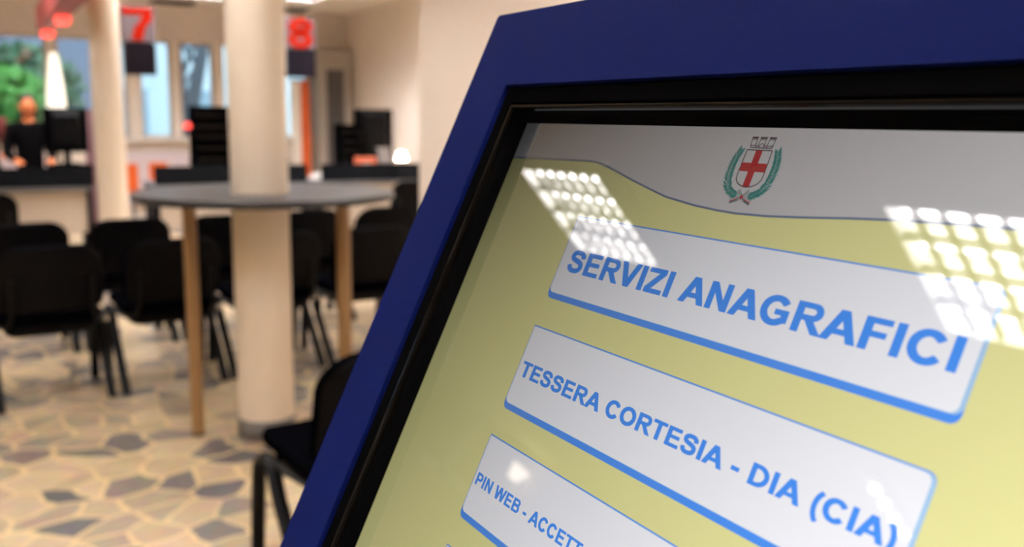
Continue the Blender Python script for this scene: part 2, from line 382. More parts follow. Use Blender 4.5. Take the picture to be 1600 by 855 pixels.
# lettering: heavy grotesque capitals drawn on a 716-unit cap height
def ell(cx, cy, rx, ry, a0, a1, n=18):
    return [(cx + rx * math.cos(math.radians(a0 + (a1 - a0) * i / n)), cy + ry * math.sin(math.radians(a0 + (a1 - a0) * i / n))) for i in range(n + 1)]
def stroke(pts, w, closed=False):
    P = [Vector(p) for p in pts]; n = len(P); Lq = []; Rq = []
    for i in range(n):
        a = P[(i - 1) % n] if (closed or i > 0) else None
        b = P[(i + 1) % n] if (closed or i < n - 1) else None
        t = Vector((0, 0))
        if a is not None and (P[i] - a).length > 1e-6: t += (P[i] - a).normalized()
        if b is not None and (b - P[i]).length > 1e-6: t += (b - P[i]).normalized()
        t.normalize(); nn = Vector((-t.y, t.x)); Lq.append(P[i] + nn * w / 2); Rq.append(P[i] - nn * w / 2)
    out = []
    for i in range(n if closed else n - 1):
        j = (i + 1) % n; out.append([tuple(Lq[i]), tuple(Rq[i]), tuple(Rq[j]), tuple(Lq[j])])
    return out
def rc(x0, x1, y0, y1): return [(x0, y0), (x1, y0), (x1, y1), (x0, y1)]
def bowl(x0, xr, y0, y1, w):
    h = (y1 - y0) / 2 - w / 2; cy = (y0 + y1) / 2; xc = xr - w / 2 - min(h, 150)
    return stroke([(x0, y1 - w / 2), (xc, y1 - w / 2)] + ell(xc, cy, min(h, 150), h, 90, -90, 12)[1:-1] + [(xc, y0 + w / 2), (x0, y0 + w / 2)], w)
def bowlD(x0, xr, w):
    return stroke([(x0, 716 - w / 2), (300, 716 - w / 2)] + ell(300, 358, xr - w / 2 - 300, 358 - w / 2, 90, -90, 16)[1:-1] + [(300, w / 2), (x0, w / 2)], w)
SP = [(555, 488), (535, 575), (470, 636), (375, 658), (270, 655), (180, 620), (136, 560), (138, 495), (180, 440), (270, 405), (390, 375), (490, 335), (545, 270), (548, 195), (510, 120), (430, 72), (330, 60), (225, 70), (145, 125), (108, 225)]
GL = {
 'S': (667, stroke(SP, 138)), 'I': (278, [rc(68, 213, 0, 716)]),
 'E': (667, [rc(73, 218, 0, 716), rc(200, 610, 0, 121), rc(200, 595, 595, 716), rc(200, 570, 310, 428)]),
 'F': (611, [rc(73, 218, 0, 716), rc(200, 565, 595, 716), rc(200, 510, 300, 420)]),
 'T': (611, [rc(233, 378, 0, 716), rc(20, 590, 595, 716)]),
 'V': (667, [[(0, 716), (157, 716), (412, 0), (256, 0)], [(667, 716), (511, 716), (256, 0), (412, 0)]]),
 'A': (722, [[(0, 0), (154, 0), (440, 716), (284, 716)], [(722, 0), (566, 0), (284, 716), (440, 716)], rc(165, 560, 160, 280)]),
 'N': (722, [rc(73, 210, 0, 716), rc(512, 648, 0, 716), [(73, 716), (216, 716), (648, 0), (505, 0)]]),
 'Z': (611, [rc(35, 580, 0, 121), rc(35, 570, 595, 716), [(20, 110), (200, 110), (580, 600), (400, 600)]]),
 'W': (944, [[(0, 716), (148, 716), (330, 0), (170, 0)], [(330, 0), (190, 0), (385, 716), (530, 716)], [(414, 716), (555, 716), (755, 0), (600, 0)], [(755, 0), (615, 0), (796, 716), (944, 716)]]),
 'C': (722, stroke(ell(375, 358, 258, 300, 36, 322, 24), 140)),
 'O': (778, stroke(ell(389, 358, 277, 300, 0, 360, 30)[:-1], 140, True)),
 'G': (778, stroke(ell(385, 358, 272, 300, 38, 318, 24), 140) + [rc(395, 700, 272, 392), rc(565, 700, 95, 380)]),
 'R': (722, [rc(73, 218, 0, 716)] + bowl(200, 650, 302, 716, 122) + [[(300, 330), (450, 345), (720, 0), (545, 0)]]),
 'P': (667, [rc(73, 218, 0, 716)] + bowl(200, 620, 255, 716, 124)),
 'B': (722, [rc(73, 218, 0, 716)] + bowl(200, 630, 330, 716, 118) + bowl(200, 665, 0, 424, 122)),
 'D': (722, [rc(73, 218, 0, 716)] + bowlD(200, 672, 130)),
 '-': (333, [rc(40, 300, 190, 325)]), ' ': (278, []),
 '(': (333, stroke(ell(420, 260, 290, 500, 118, 242, 14), 118)), ')': (333, stroke(ell(-90, 260, 290, 500, 62, -62, 14), 118))}
def write(mb, txt, a, b, emx, cap, c, mi):
    x = a
    for ch in txt:
        w, polys = GL[ch]
        for q in polys:
            for du, dv in ((-16, -9), (16, -9), (16, 9), (-16, 9)):     # heavy weight
                mb.poly([(x + (u + du) / 1000 * emx, b + cap * .012 + v / 716 * cap * .976 + dv / 716 * cap) for u, v in q], K, c, mi)
        x += w / 1000 * emx
BW0, BW1 = -1.505 * S, -.629 * S
def button(top, bot, txt, a, base, emx, cap):
    o = MB(); t, b = top * S, bot * S
    def rr(l, r, b, t): return round_rect(l, r, b, t, .0022)
    def rtop(l, r, b, t, rad):
        pts = round_rect(l, r, b, t, rad); n = 6
        return pts[:n] + [(l, t)] + pts[2 * n:]     # square top-left corner
    o.poly(rtop(BW0, BW1, b, t, .0034), K, .00006, 1)             # blue block
    o.poly(rtop(BW0 + .0005, BW1, b + .0028, t - .0005, .0032), K, .0001, 2)  # light right rim
    o.poly(rtop(BW0 + .0005, BW1 - .0016, b + .0030, t - .0007, .0028), K, .00014, 0)
    if txt: write(o, txt, a * S, base * S, emx * S, cap * S, .0002, 3)
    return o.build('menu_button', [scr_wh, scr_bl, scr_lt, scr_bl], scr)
b1 = button(.2590, .0908, 'SERVIZI ANAGRAFICI', -1.479, .1485, .0793, .0443); b1['label'] = 'top on-screen button reading SERVIZI ANAGRAFICI'
b2 = button(.0330, -.1352, 'TESSERA CORTESIA - DIA (CIA)', -1.491, -.0680, .0546, .0300); b2['label'] = 'second on-screen button reading TESSERA CORTESIA - DIA (CIA)'
b3 = button(-.1905, -.3557, 'PIN WEB - ACCETTA', -1.497, -.2882, .0383, .0236); b3['label'] = 'third on-screen button starting PIN WEB - ACCETTA'
b4 = button(-.4125, -.5780, '', 0, 0, 1, 1); b4['label'] = 'fourth on-screen button, only its corner in view'
# crest
EX, EY = -1.097, .380
cr_ = MB()
def E2(u, v): return ((EX + u) * S, (EY + v) * S)
def ep(pts, c, mi): cr_.poly([E2(*p) for p in pts], K, c, mi)
sh = [(-.0268, .0325), (.0275, .0325), (.0288, -.010)] + [(.0285 * math.cos(math.radians(t)) + .0005, -.012 - .0185 * math.sin(math.radians(t))) for t in range(15, 166, 15)] + [(-.0278, -.010)]
for (x0, y0), (x1, y1) in zip(sh, sh[1:] + sh[:1]):
    for q in stroke([(x0, y0), (x1, y1)], .0019): ep(q, .00018, 0)
ep(sh, .00008, 1)
ep([(-.0072, .032), (.0072, .032), (.0072, -.0295), (-.0072, -.0295)], .00014, 2)
ep([(-.0272, .0105), (.0280, .0105), (.0286, -.0042), (-.0278, -.0042)], .00014, 2)
for x0, x1 in ((-.0225, -.012), (-.006, .006), (.012, .0235)):         # towers of the mural crown
    f = 1.1
    for q in stroke([(x0, .037), (x0 * f, .0505), (x1 * f, .0505), (x1, .037)], .0018): ep(q, .00016, 0)
    for q in stroke([(x0 * f - .001, .0535), (x1 * f + .001, .0535)], .0034): ep(q, .00016, 0)
for q in stroke([(-.0215, .0365), (.0250, .0365)], .0018): ep(q, .00016, 0)
for q in stroke([(-.0235, .0400), (-.005, .0400)], .0014) + stroke([(.006, .0400), (.0265, .0400)], .0014): ep(q, .00016, 0)
for q in stroke(ell(.001, .0375, .0045, .0065, 180, 0, 8), .0014): ep(q, .00017, 0)
def wreath(sgn):
    cl = [(.004, -.0455), (.018, -.0440), (.032, -.0385), (.0420, -.027), (.0462, -.012), (.0470, .004), (.0450, .018), (.0395, .0325)]
    cl = [Vector((sgn * x, y)) for x, y in cl]
    pts = []
    for i in range(len(cl) - 1):
        for q in range(3): pts.append(cl[i].lerp(cl[i + 1], q / 3))
    pts.append(cl[-1])
    for q in stroke([tuple(p) for p in pts[2:]], .0016): ep(q, .00010, 3)
    for i in range(2, len(pts)):
        t = (pts[min(i + 1, len(pts) - 1)] - pts[i - 1]).normalized()
        for sd in (-1, 1):
            d = (t + sd * (.72 if i > 6 else .5) * Vector((-t.y, t.x))).normalized(); nn = Vector((-d.y, d.x)); L_ = .0175 * (1 - .35 * (i / len(pts)) ** 3); w_ = .0021
            p0 = pts[i] - t * .004
            ep([tuple(p0), tuple(p0 + d * L_ * .5 - nn * w_), tuple(p0 + d * L_), tuple(p0 + d * L_ * .5 + nn * w_)], .00012 + .000002 * i, 3)
wreath(-1); wreath(1)
for s_ in (-1, 1):                                                      # ribbon
    for w_, mi, of in ((.0075, 0, 0), (.0055, 1, 0), (.0020, 2, .0), (.0018, 3, -.002)):
        pts = [(s_ * .001, -.0475), (s_ * .010, -.0520 + of), (s_ * .0225, -.0565 + of)]
        for q in stroke(pts, w_): ep(q, .00018 + .00001 * (.0075 - w_) * 1000, mi)
        pts = [(s_ * .001, -.0475), (s_ * .006, -.042), (s_ * .0115, -.036)]
        for q in stroke(pts, w_ * .8): ep(q, .00018 + .00001 * (.0075 - w_) * 1000, mi if mi != 2 else 0)
ep([(x * .0035 + .0006, -.0475 + y * .0035) for x, y in ell(0, 0, 1, 1, 0, 330, 11)], .0003, 2)
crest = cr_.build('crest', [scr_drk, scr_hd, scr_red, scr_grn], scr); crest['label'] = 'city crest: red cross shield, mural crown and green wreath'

# ------------------------------------------------------------------ high round table around the column
t = thing('high_table', 'dark round standing-height table fitted around the cream column', 'table', (1.17, 4.27, 0))
TT = 1.115
off = (1.12 - 1.17, 4.19 - 4.27)
m = MB(); n = 64
ring = []
for r, z, c in ((.56, TT - .034, (0, 0)), (.578, TT - .028, (0, 0)), (.578, TT - .004, (0, 0)), (.573, TT, (0, 0)), (.13, TT, off), (.13, TT - .034, off)):
    ring.append([(c[0] + r * math.cos(2 * PI * k / n), c[1] + r * math.sin(2 * PI * k / n), z) for k in range(n)])
vs = [v for R in ring for v in R]
for i in range(6):
    j = (i + 1) % 6
    m.add(ring[i] + ring[j], [(k, (k + 1) % n, n + (k + 1) % n, n + k) for k in range(n)], 1 if i in (1, 2) else 0)
m.build('tabletop', [M['tabletop'], M['tableedge']], t)
for lx, ly in ((.835, 4.31), (1.475, 4.12), (.905, 4.70), (1.60, 4.44)):
    m = MB(); m.tube([(lx - 1.17, ly - 4.27, 0.006), (lx - 1.17, ly - 4.27, TT - .03)], .029, 20)
    l_ = m.build('leg', M['wood'], t)
    m = MB(); m.lathe([(0, 0), (.031, 0), (.031, .012), (0, .012)], 20, (lx - 1.17, ly - 4.27)); m.build('foot_cap', M['tableedge'], l_)

# ------------------------------------------------------------------ waiting-room chairs
def rounded_pad(w, h, t, rad, curve, nx=12, ny=8, top_arch=0.0):
    # pad in (u across, v up) with thickness t along depth; corners rounded, bowed by curve
    pts = []
    def outline(s):
        o = []
        for cx, cy, a0 in ((1, 1, 0), (-1, 1, 90), (-1, -1, 180), (1, -1, 270)):
            r = rad[0] if cy > 0 else rad[1]; r = max(.005, r)
            for q in range(7):
                a = math.radians(a0 + 15 * q)
                o.append((cx * (w / 2 - r) + r * math.cos(a), cy * (h / 2 - r) + r * math.sin(a)))
        return [(x * s, y * s) for x, y in o]
    return outline
def pad_mesh(mb, w, h, t, rad, fn):
    ol = rounded_pad(w, h, t, rad, 0)(1)
    lay = [(.90, 0), (.98, .18), (1, .5), (.98, .82), (.90, 1)]
    n = len(ol); rings = []
    for s, d in [(.0, 0), (.5, 0)] + lay + [(.5, 1), (.0, 1)]:
        rings.append([fn(x * s, y * s, d * t) for x, y in ol])
    for i in range(len(rings) - 1):
        mb.add(rings[i] + rings[i + 1], [(k, (k + 1) % n, n + (k + 1) % n, n + k) for k in range(n)], 0, True)
def make_chair(name, label):
    t = thing(name, label, 'chair', (0, 0, 0), 0, 'black waiting-room chairs')
    s = MB()
    pad_mesh(s, .49, .45, .055, (.045, .05), lambda x, y, d: (x, y + .015, .415 + d + .018 * (y / .215) ** 2 * (1 if y > 0 else .3) - .010 * (1 - (x / .235) ** 2)))
    s.build('seat', M['fabric'], t)
    s = MB(); pad_mesh(s, .46, .42, .05, (.07, .05), lambda x, y, d: (x * (.86 + .14 * d / .05), y * (.9 + .1 * d / .05) + .015, .352 + d * 1.4)); s.build('seat_pan', M['shell'], t)
    b = MB()
    def bf(x, y, d):
        z = .655 + y - .022 * (x / .25) ** 2 * max(0, y / .175); return (x, -.245 - .21 * y - d + .055 * (x / .25) ** 2, z)
    pad_mesh(b, .50, .35, .045, (.115, .06), bf)
    b.build('backrest', M['fabric'], t)
    sh_ = MB()
    pad_mesh(sh_, .485, .335, .012, (.11, .055), lambda x, y, d: (x, -.245 - .21 * y - .042 - d + .055 * (x / .25) ** 2, .655 + y - .022 * (x / .25) ** 2 * max(0, y / .175)))
    sh_.build('back_shell', M['shell'], t)
    for sx in (-1, 1):
        f = MB(); X = sx * .258
        f.tube([(X, .235, .004), (X, .215, .20), (X, .20, .34), (X, .185, .385), (X, .155, .412), (X, .12, .418)], .015, 10, rx=.024)
        f.build('leg', M['tube'], t)
        f = MB()
        f.tube([(X, .12, .418), (X, .085, .405), (X, .06, .375), (X, .025, .31), (X, -.095, .16), (X, -.215, .004)], .015, 10, rx=.024)
        f.build('leg', M['tube'], t)
        f = MB(); f.tube([(X, .14, .418), (X * .97, .0, .412), (X * .9, -.16, .41), (X * .8, -.225, .425), (X * .72, -.268, .475), (X * .70, -.276, .56), (X * .70, -.295, .66)], .009, 8, rx=.013)
        f.build('back_upright', M['tube'], t)
    f = MB(); f.tube([(-.245, .11, .412), (.245, .11, .412)], .010, 8); f.tube([(-.225, -.14, .408), (.225, -.14, .408)], .010, 8)
    f.build('crossbar', M['tube'], t)
    f = MB(); f.box(.262, .282, -.11, .02, .385, .415, b=.004); f.box(.262, .278, .06, .10, .39, .41); f.build('link_bracket', M['steel'], t)
    return t
RZ = .075
spots = [
 (1.0, 2.655, .09, 'black padded chair nearest the kiosk, standing alone beside its blue edge'),
 (.295, 5.30, RZ, 'leftmost black chair of the front row, seen from behind at the left edge'),
 (.880, 5.345, RZ, 'black chair in the front row just left of the high table\'s left leg'),
 (1.455, 5.40, RZ, 'black chair in the front row directly behind the thick column'),
 (2.035, 5.45, RZ, 'black chair in the front row right of the high table\'s right leg'),
 (.235, 6.40, RZ, 'leftmost black chair of the second row, behind the leftmost front chair'),
 (.82, 6.42, RZ, 'black chair in the second row below the far thin column'),
 (1.40, 6.45, RZ, 'black chair in the second row seen under the table by its left leg'),
 (1.98, 6.50, RZ, 'black chair in the second row seen between column and right table leg'),
 (2.585, 6.56, RZ, 'rightmost black chair of the second row, partly behind the kiosk edge'),
 (3.95, 9.1, .0, 'black visitor chair at the right desk beside the wall edge'),
 (.08, 8.75, .0, 'black visitor chair in front of the left desk at the picture edge')]
proto = None
for i, (x, y, a, lb) in enumerate(spots):
    if proto is None: o = proto = make_chair('waiting_chair', lb)
    else: o = copy_tree(proto)
    o.location = (x, y, 0); o.rotation_euler = (0, 0, a); o['label'] = lb
proto.name = 'waiting_chair'

# ------------------------------------------------------------------ service desks
def desk(x0, x1, y, label, posts=True):
    w = x1 - x0
    t = thing('service_desk', label, 'desk', ((x0 + x1) / 2, y, 0), 0, 'service desks along the hall')
    h = w / 2
    m = MB(); m.box(-h, h, 0, .8, .715, .75, b=.004); m.build('worktop', M['deskgrey'], t)
    m = MB(); m.box(-h + .03, h - .03, .09, .115, .30, .715); m.build('front_panel', M['deskpale'], t)
    p = thing('desk_privacy_screen', 'charcoal screen along the front of the ' + label, 'desk screen', ((x0 + x1) / 2, y, .75), 0, 'privacy screens on the desks')
    m = MB(); m.box(-h, h, .02, .05, .0, .19, b=.004); m.build('panel', M['deskdark'], p)
    for sx in (-.8, .8):
        m = MB(); m.box(sx * h - .02, sx * h + .02, .05, .09, 0, .03, b=.003); m.build('clamp', M['deskgrey'], p)
    for sx in (-1, 1):
        m = MB(); m.box(sx * (h - .03) - .02, sx * (h - .03) + .02, .06, .74, 0, .715, b=.004); m.build('side_panel', M['deskdark'], t)
    return t
desk(-1.9, 1.04, 10.0, 'long dark left service desk by the thin column')
desk(1.62, 3.2, 10.0, 'middle service desk behind the high table')
desk(3.36, 4.62, 10.0, 'right service desk with black monitor and lamp')

def monitor(x, y, z, w, h, label, rz=0, name='monitor'):
    t = thing(name, label, 'monitor', (x, y, z), rz)
    m = MB(); m.box(-w / 2, w / 2, -.02, .02, .12, .12 + h, b=.008); m.build('case', M['black'], t)
    m = MB(); m.add([(-w * .38, -.02, .16), (w * .38, -.02, .16), (w * .38, -.02, .10 + h), (-w * .38, -.02, .10 + h), (-w * .25, -.10, .2), (w * .25, -.10, .2), (w * .25, -.10, .04 + h), (-w * .25, -.10, .04 + h)],
                    [(0, 1, 5, 4), (1, 2, 6, 5), (2, 3, 7, 6), (3, 0, 4, 7), (4, 5, 6, 7)]); m.build('rear_shell', M['shell'], t)
    m = MB(); m.add([(-w / 2 + .02, .0206, .14), (w / 2 - .02, .0206, .14), (w / 2 - .02, .0206, .10 + h), (-w / 2 + .02, .0206, .10 + h)], [(0, 1, 2, 3)]); m.build('screen', M['gloss'], t)
    m = MB(); m.box(-.03, .03, -.03, .0, .012, .2); m.build('neck', M['black'], t)
    m = MB(); m.box(-.11, .11, -.1, .09, 0, .014, b=.004); m.build('base', M['black'], t)
    return t
def tray_tower(x, y, z, w, h, n, label, cat='letter tray', fill=(), light=False):
    t = thing('letter_tray_tower', label, cat, (x, y, z), 0, 'letter trays on the desks')
    m = MB(); m.box(-w / 2, w / 2, .26, .275, 0, h); m.box(-w / 2, -w / 2 + .012, 0, .27, 0, h); m.box(w / 2 - .012, w / 2, 0, .27, 0, h); m.box(-w / 2, w / 2, 0, .27, h - .02, h); m.box(-w / 2, w / 2, 0, .27, 0, .015)
    m.build('casing', M['black'], t)
    for i in range(1, n):
        zz = h * i / n
        m = MB(); m.box(-w / 2 + .012, w / 2 - .012, 0.0, .26, zz, zz + .012); m.box(-w / 2 + .012, w / 2 - .012, -.006, .004, zz, zz + .035); m.build('tray', M['gloss'], t)
    if light:
        m = MB(); m.lathe([(0, .0), (.035, .0), (.038, .03), (.03, .06), (0, .068)], 18, (-w / 2 - .045, .10)); 
        o = m.build('signal_lamp', M['redlight'], t); o.location = (0, 0, .56); o['label'] = 'small red signal lamp'
        m = MB(); m.box(-w / 2 - .07, -w / 2 + .005, .06, .14, .545, .56); m.build('bracket', M['black'], t)
    return t
tray_tower(2.27, 10.32, .75, .37, .80, 7, 'tall black letter-tray tower with red signal lamp on the middle desk', light=True)
tray_tower(3.80, 10.18, .75, .28, .62, 6, 'black letter-tray tower on the right desk, left of its monitor')
monitor(4.21, 10.62, .75, .48, .68, 'large black monitor on the right desk before the lit wall')
monitor(.87, 10.42, .95, .40, .44, 'black monitor on the left desk beside the far thin column')
t = thing('computer_box', 'black computer case lying flat under the left desk monitor', 'computer', (.89, 10.40, .75))
m = MB(); m.box(-.2, .19, -.17, .19, 0, .20, b=.006); m.build('case', M['black'], t)
m = MB(); m.box(-.17, .08, -.176, -.168, .12, .155); m.build('drive_slot', M['phone'], t)
# papers, folder, phone
m = MB(); [m.box(-.10 + .005 * i, .10 + .004 * i, -.12, .13, .004 * i, .004 * i + .0036) for i in range(16)]
o = m.build('paper_stack', M['paper'], None); o.location = (3.66, 10.35, .75); o.location = (3.46, 10.4, .75); tag(o, 'white paper stack at the left end of the right desk', 'paper')
m = MB(); m.box(-.13, .13, -.012, .012, 0, .26, b=.003); m.box(-.03, .05, -.0135, -.012, .14, .2, 1); o = m.build('folder', [M['folder'], M['paper']], None); o.location = (3.91, 10.125, .75); tag(o, 'salmon pink folder standing before the trays on the right desk', 'folder')
t = thing('desk_phone', 'grey desk telephone in front of the large monitor', 'telephone', (4.20, 10.28, .75))
m = MB(); m.add([(-.09, -.05, 0), (.09, -.05, 0), (.09, .12, 0), (-.09, .12, 0), (-.09, -.03, .18), (.09, -.03, .18), (.09, .05, .36), (-.09, .05, .36)], [(0, 3, 2, 1), (0, 1, 5, 4), (4, 5, 6, 7), (2, 3, 7, 6), (1, 2, 6, 5), (3, 0, 4, 7)]); m.build('body', M['phone'], t)
m = MB(); m.tube([(-.11, -.03, .34), (-.11, -.045, .30), (-.11, -.06, .20), (-.11, -.045, .12), (-.11, -.03, .09)], [.026, .018, .016, .018, .026], 10); m.build('handset', M['black'], t)
# desk lamp
t = thing('desk_lamp', 'small glowing desk lamp at the right end of the far desk', 'lamp', (4.45, 10.35, .75))
m = MB(); m.lathe([(0, 0), (.07, 0), (.07, .015), (0, .02)], 24); m.build('base', M['black'], t)
m = MB(); m.tube([(0, 0, .015), (0, .0, .22)], .008, 8); m.build('stem', M['black'], t)
m = MB(); m.lathe([(.035, .30), (.07, .21)], 24); m.lathe([(0, .285), (.034, .285)], 24); m.build('shade', M['warmglow'], t)
m = MB(); m.box(-.16, .17, -.02, .12, 0, .03); m.box(-.14, .15, -.01, .11, .03, .035, 1); o = m.build('keyboard', [M['black'], M['phone']], None); o.location = (4.41, 10.13, .75); tag(o, 'black keyboard beside the glowing desk lamp', 'keyboard')
m = MB(); m.box(-.09, .09, -.12, .13, 0, .05); m.box(-.08, .09, -.11, .12, .05, .055); o = m.build('paper_stack', M['paper'], None); o.location = (.42, 10.3, .75); tag(o, 'white papers on the left desk beneath the person in black', 'paper')
o = o.copy(); COL.objects.link(o); o.location = (.18, 10.34, .75); tag(o, 'white papers on the left desk beneath the person in red', 'paper')

# divider, orange panels, radiators, grille, curtain, banner
t = thing('desk_divider', 'mauve fabric divider standing just behind the far thin column', 'divider', (1.17, 10.95, 0))
m = MB(); m.box(-.045, .045, -.35, .35, .08, 1.5, b=.006); m.build('panel', M['mauve'], t)
for s_ in (-1, 1):
    m = MB(); m.box(-.12, .12, s_ * .3 - .02, s_ * .3 + .02, 0, .08, b=.004); m.build('foot', M['deskgrey'], t)
def panel(x0, x1, y, z1, label):
    t = thing('floor_sign_panel', label, 'panel', ((x0 + x1) / 2, y, 0), 0, 'orange panels below the windows')
    h = (x1 - x0) / 2
    m = MB(); m.box(-h, h, -.015, .015, .50, z1, b=.004); m.build('board', M['orange'], t)
    m = MB(); m.tube([(0, .0, .05), (0, .0, .51)], .014, 10); m.build('post', M['deskgrey'], t)
    m = MB(); m.lathe([(0, 0), (.12, 0), (.12, .015), (.015, .05), (0, .05)], 24); m.build('foot', M['deskgrey'], t)
panel(1.66, 1.80, 12.3, .86, 'narrow orange panel between the far thin column and a pale post')
panel(1.93, 2.14, 12.3, .87, 'wider orange panel beside the left end of the middle desk')
def radiator(x0, x1, label):
    t = thing('radiator', label, 'radiator', ((x0 + x1) / 2, YB - .09, .22), 0, 'radiators below the back windows')
    h = (x1 - x0) / 2
    m = MB(); m.box(-h, h, -.03, .03, 0, .72, b=.008)
    nn = int(h * 2 / .06)
    for i in range(nn):
        x = -h + .03 + i * .06; m.box(x - .018, x + .018, -.038, .038, .05, .66)
    m.build('body', M['rad'], t)
    m = MB(); m.tube([(h, 0, .58), (h + .04, 0, .58), (h + .075, 0, .58)], .022, 12); m.build('valve', M['signdark'], t)
    m = MB(); m.tube([(h - .03, 0, .02), (h - .03, 0, -.22)], .012, 10); m.tube([(-h + .03, 0, .02), (-h + .03, 0, -.22)], .012, 10); m.build('pipe', M['rad'], t)
radiator(1.75, 2.72, 'pale panel radiator below the middle back windows')
radiator(3.0, 4.1, 'pale panel radiator behind the thick column')
radiator(-.9, .9, 'pale panel radiator behind the people at the left desk')
t = thing('grille_cabinet', 'tall grey perforated ventilation cabinet in the far right corner', 'cabinet', (4.79, 13.78, 0))
m = MB(); m.box(-.27, .27, -.18, .2, 0, 2.44, b=.01); m.build('body', M['pier'], t)
m = MB(); m.box(-.13, .14, -.19, -.178, .3, 2.14); m.build('grille', M['grille'], t)
t = thing('glowing_form', 'tall white leaf-shaped form with added glow by the left back window', 'lamp', (1.03, 13.4, 0))  # bright white shape of unknown kind, given its own glow to look bright
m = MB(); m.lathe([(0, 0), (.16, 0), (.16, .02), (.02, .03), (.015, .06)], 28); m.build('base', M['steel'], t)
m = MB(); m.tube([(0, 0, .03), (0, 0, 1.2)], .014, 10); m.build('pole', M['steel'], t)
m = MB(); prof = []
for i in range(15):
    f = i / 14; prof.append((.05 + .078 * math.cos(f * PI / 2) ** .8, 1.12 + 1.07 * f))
m.lathe([(0, 1.12)] + prof + [(.03, 2.21), (0, 2.215)], 32); m.build('glow_shade', M['fabglow'], t)
t = thing('banner_stand', 'tall orange roll-up banner below the hanging number 8', 'banner', (4.22, 13.45, 0))
m = MB(); m.box(-.16, .16, -.1, .1, 0, .08, b=.01); m.build('base', M['deskgrey'], t)
m = MB(); m.box(.0, .13, -.004, .004, .08, 1.95); m.box(-.15, .0, -.004, .004, .08, 1.95, 1); m.build('sheet', [M['orange'], M['white']], t)
m = MB(); m.box(-.16, .16, -.01, .01, 1.95, 1.975); m.build('top_bar', M['deskgrey'], t)

# hanging counter numbers
def num_sign(x, y, ztop, w, digit, label):
    t = thing('counter_number_sign', label, 'sign', (x, y, 0), 0, 'hanging counter numbers')
    h = w / 2; zm = ztop - .30; zb = zm - .285
    m = MB(); m.box(-h, h, -.03, .03, zm, ztop, b=.004); pn = m.build('number_panel', M['signgrey'], t)
    m = MB(); m.box(-h + .015, h - .005, -.035, .035, zb, zm - .012, b=.004); m.build('display_panel', M['signdark'], t)
    for s_ in (-1, 1):
        m = MB(); m.tube([(s_ * h * .8, 0, ztop), (s_ * h * .8, 0, CZ)], .006, 8); m.build('hanger_rod', M['steel'], t)
    m = MB(); m.box(-h * .8, h * .8, -.02, .02, zm - .013, zm); m.build('connector', M['signdark'], t)
    fn = lambda u, v, d: (u, d, v)
    m = MB()
    if digit == '7':
        a, b = ztop - .012, zm + .012
        m.prism([(-h * .92, a - .055), (h * .84, a - .055), (h * .84, a), (-h * .92, a)], fn, -.036, -.03)
        m.prism([(h * .25, a - .05), (h * .84, a - .05), (h * .84, a - .09), (h * .42, (a + b) / 2 - .02), (h * .22, b), (-h * .42, b), (-h * .22, (a + b) / 2 - .02), (h * .1, a - .12)], fn, -.036, -.03)
    else:
        for cz, rz_ in ((ztop - .079, .044), (zm + .089, .052)):
            qs = stroke(ell(0, cz, h * .62, rz_, 0, 360, 24)[:-1], .066, True)
            for q in qs: m.prism(q, fn, -.036, -.03)
    m.build('numeral', M['signred'], pn)
    return t
num_sign(1.385, 9.05, 2.385, .285, '7', 'hanging grey counter sign with orange-red number 7')
num_sign(2.985, 9.5, 2.425, .31, '8', 'hanging grey counter sign with orange-red number 8')
# red ceiling-hung display rail
t = thing('signal_rail', 'red-brown rail hung from the ceiling with glowing red lights', 'sign rail', (.86, 9.5, 0))
m = MB(); m.box(-.09, .09, -2.6, 2.5, 2.36, 2.62, b=.01); m.build('rail', M['maroon'], t)
for yy in (2.42, .6):
    m = MB(); m.box(-.045, .075, yy - .14, yy + .14, 2.29, 2.42, b=.01); m.build('signal_light', M['redlight'], t)
for yy in (-2.0, 2.0):
    m = MB(); m.tube([(0, yy, 2.61), (0, yy, CZ)], .008, 8); m.build('hanger_rod', M['steel'], t)

# ------------------------------------------------------------------ louvred ceiling lights
def make_light():
    t = thing('ceiling_light', '', 'ceiling light', (0, 0, 0), 0, 'louvred ceiling lights')
    X, Y, Hh = .28, .325, .095
    m = MB(); m.box(-X, X, -Y, Y, Hh - .006, Hh)
    for s_ in (-1, 1):
        m.box(s_ * X - .006, s_ * X + .006, -Y, Y, 0, Hh); m.box(-X, X, s_ * Y - .006, s_ * Y + .006, 0, Hh)
    m.build('housing', M['lampbody'], t)
    m = MB()
    for i in range(1, 4): m.box(-X + i * .14 - .004, -X + i * .14 + .004, -Y, Y, 0, .036)
    for i in range(1, 7):
        y = -Y + i * 2 * Y / 7; m.box(-X, X, y - .002, y + .002, 0, .031)
    m.build('louver', M['louver'], t)
    for i in range(4):
        x = -X + .07 + i * .14
        m = MB(); m.tube([(x, -Y + .02, .060), (x, Y - .02, .060)], .013, 8); m.build('fluorescent_tube', M['lit'], t)
    return t
LZ0 = CZ - .095
lamps = [(-1.545, 3.68, 'louvred ceiling light mirrored on the display above the letters SERVIZI'),
         (-1.545, 1.55, 'louvred ceiling light mirrored brightest at the display\'s right edge')]
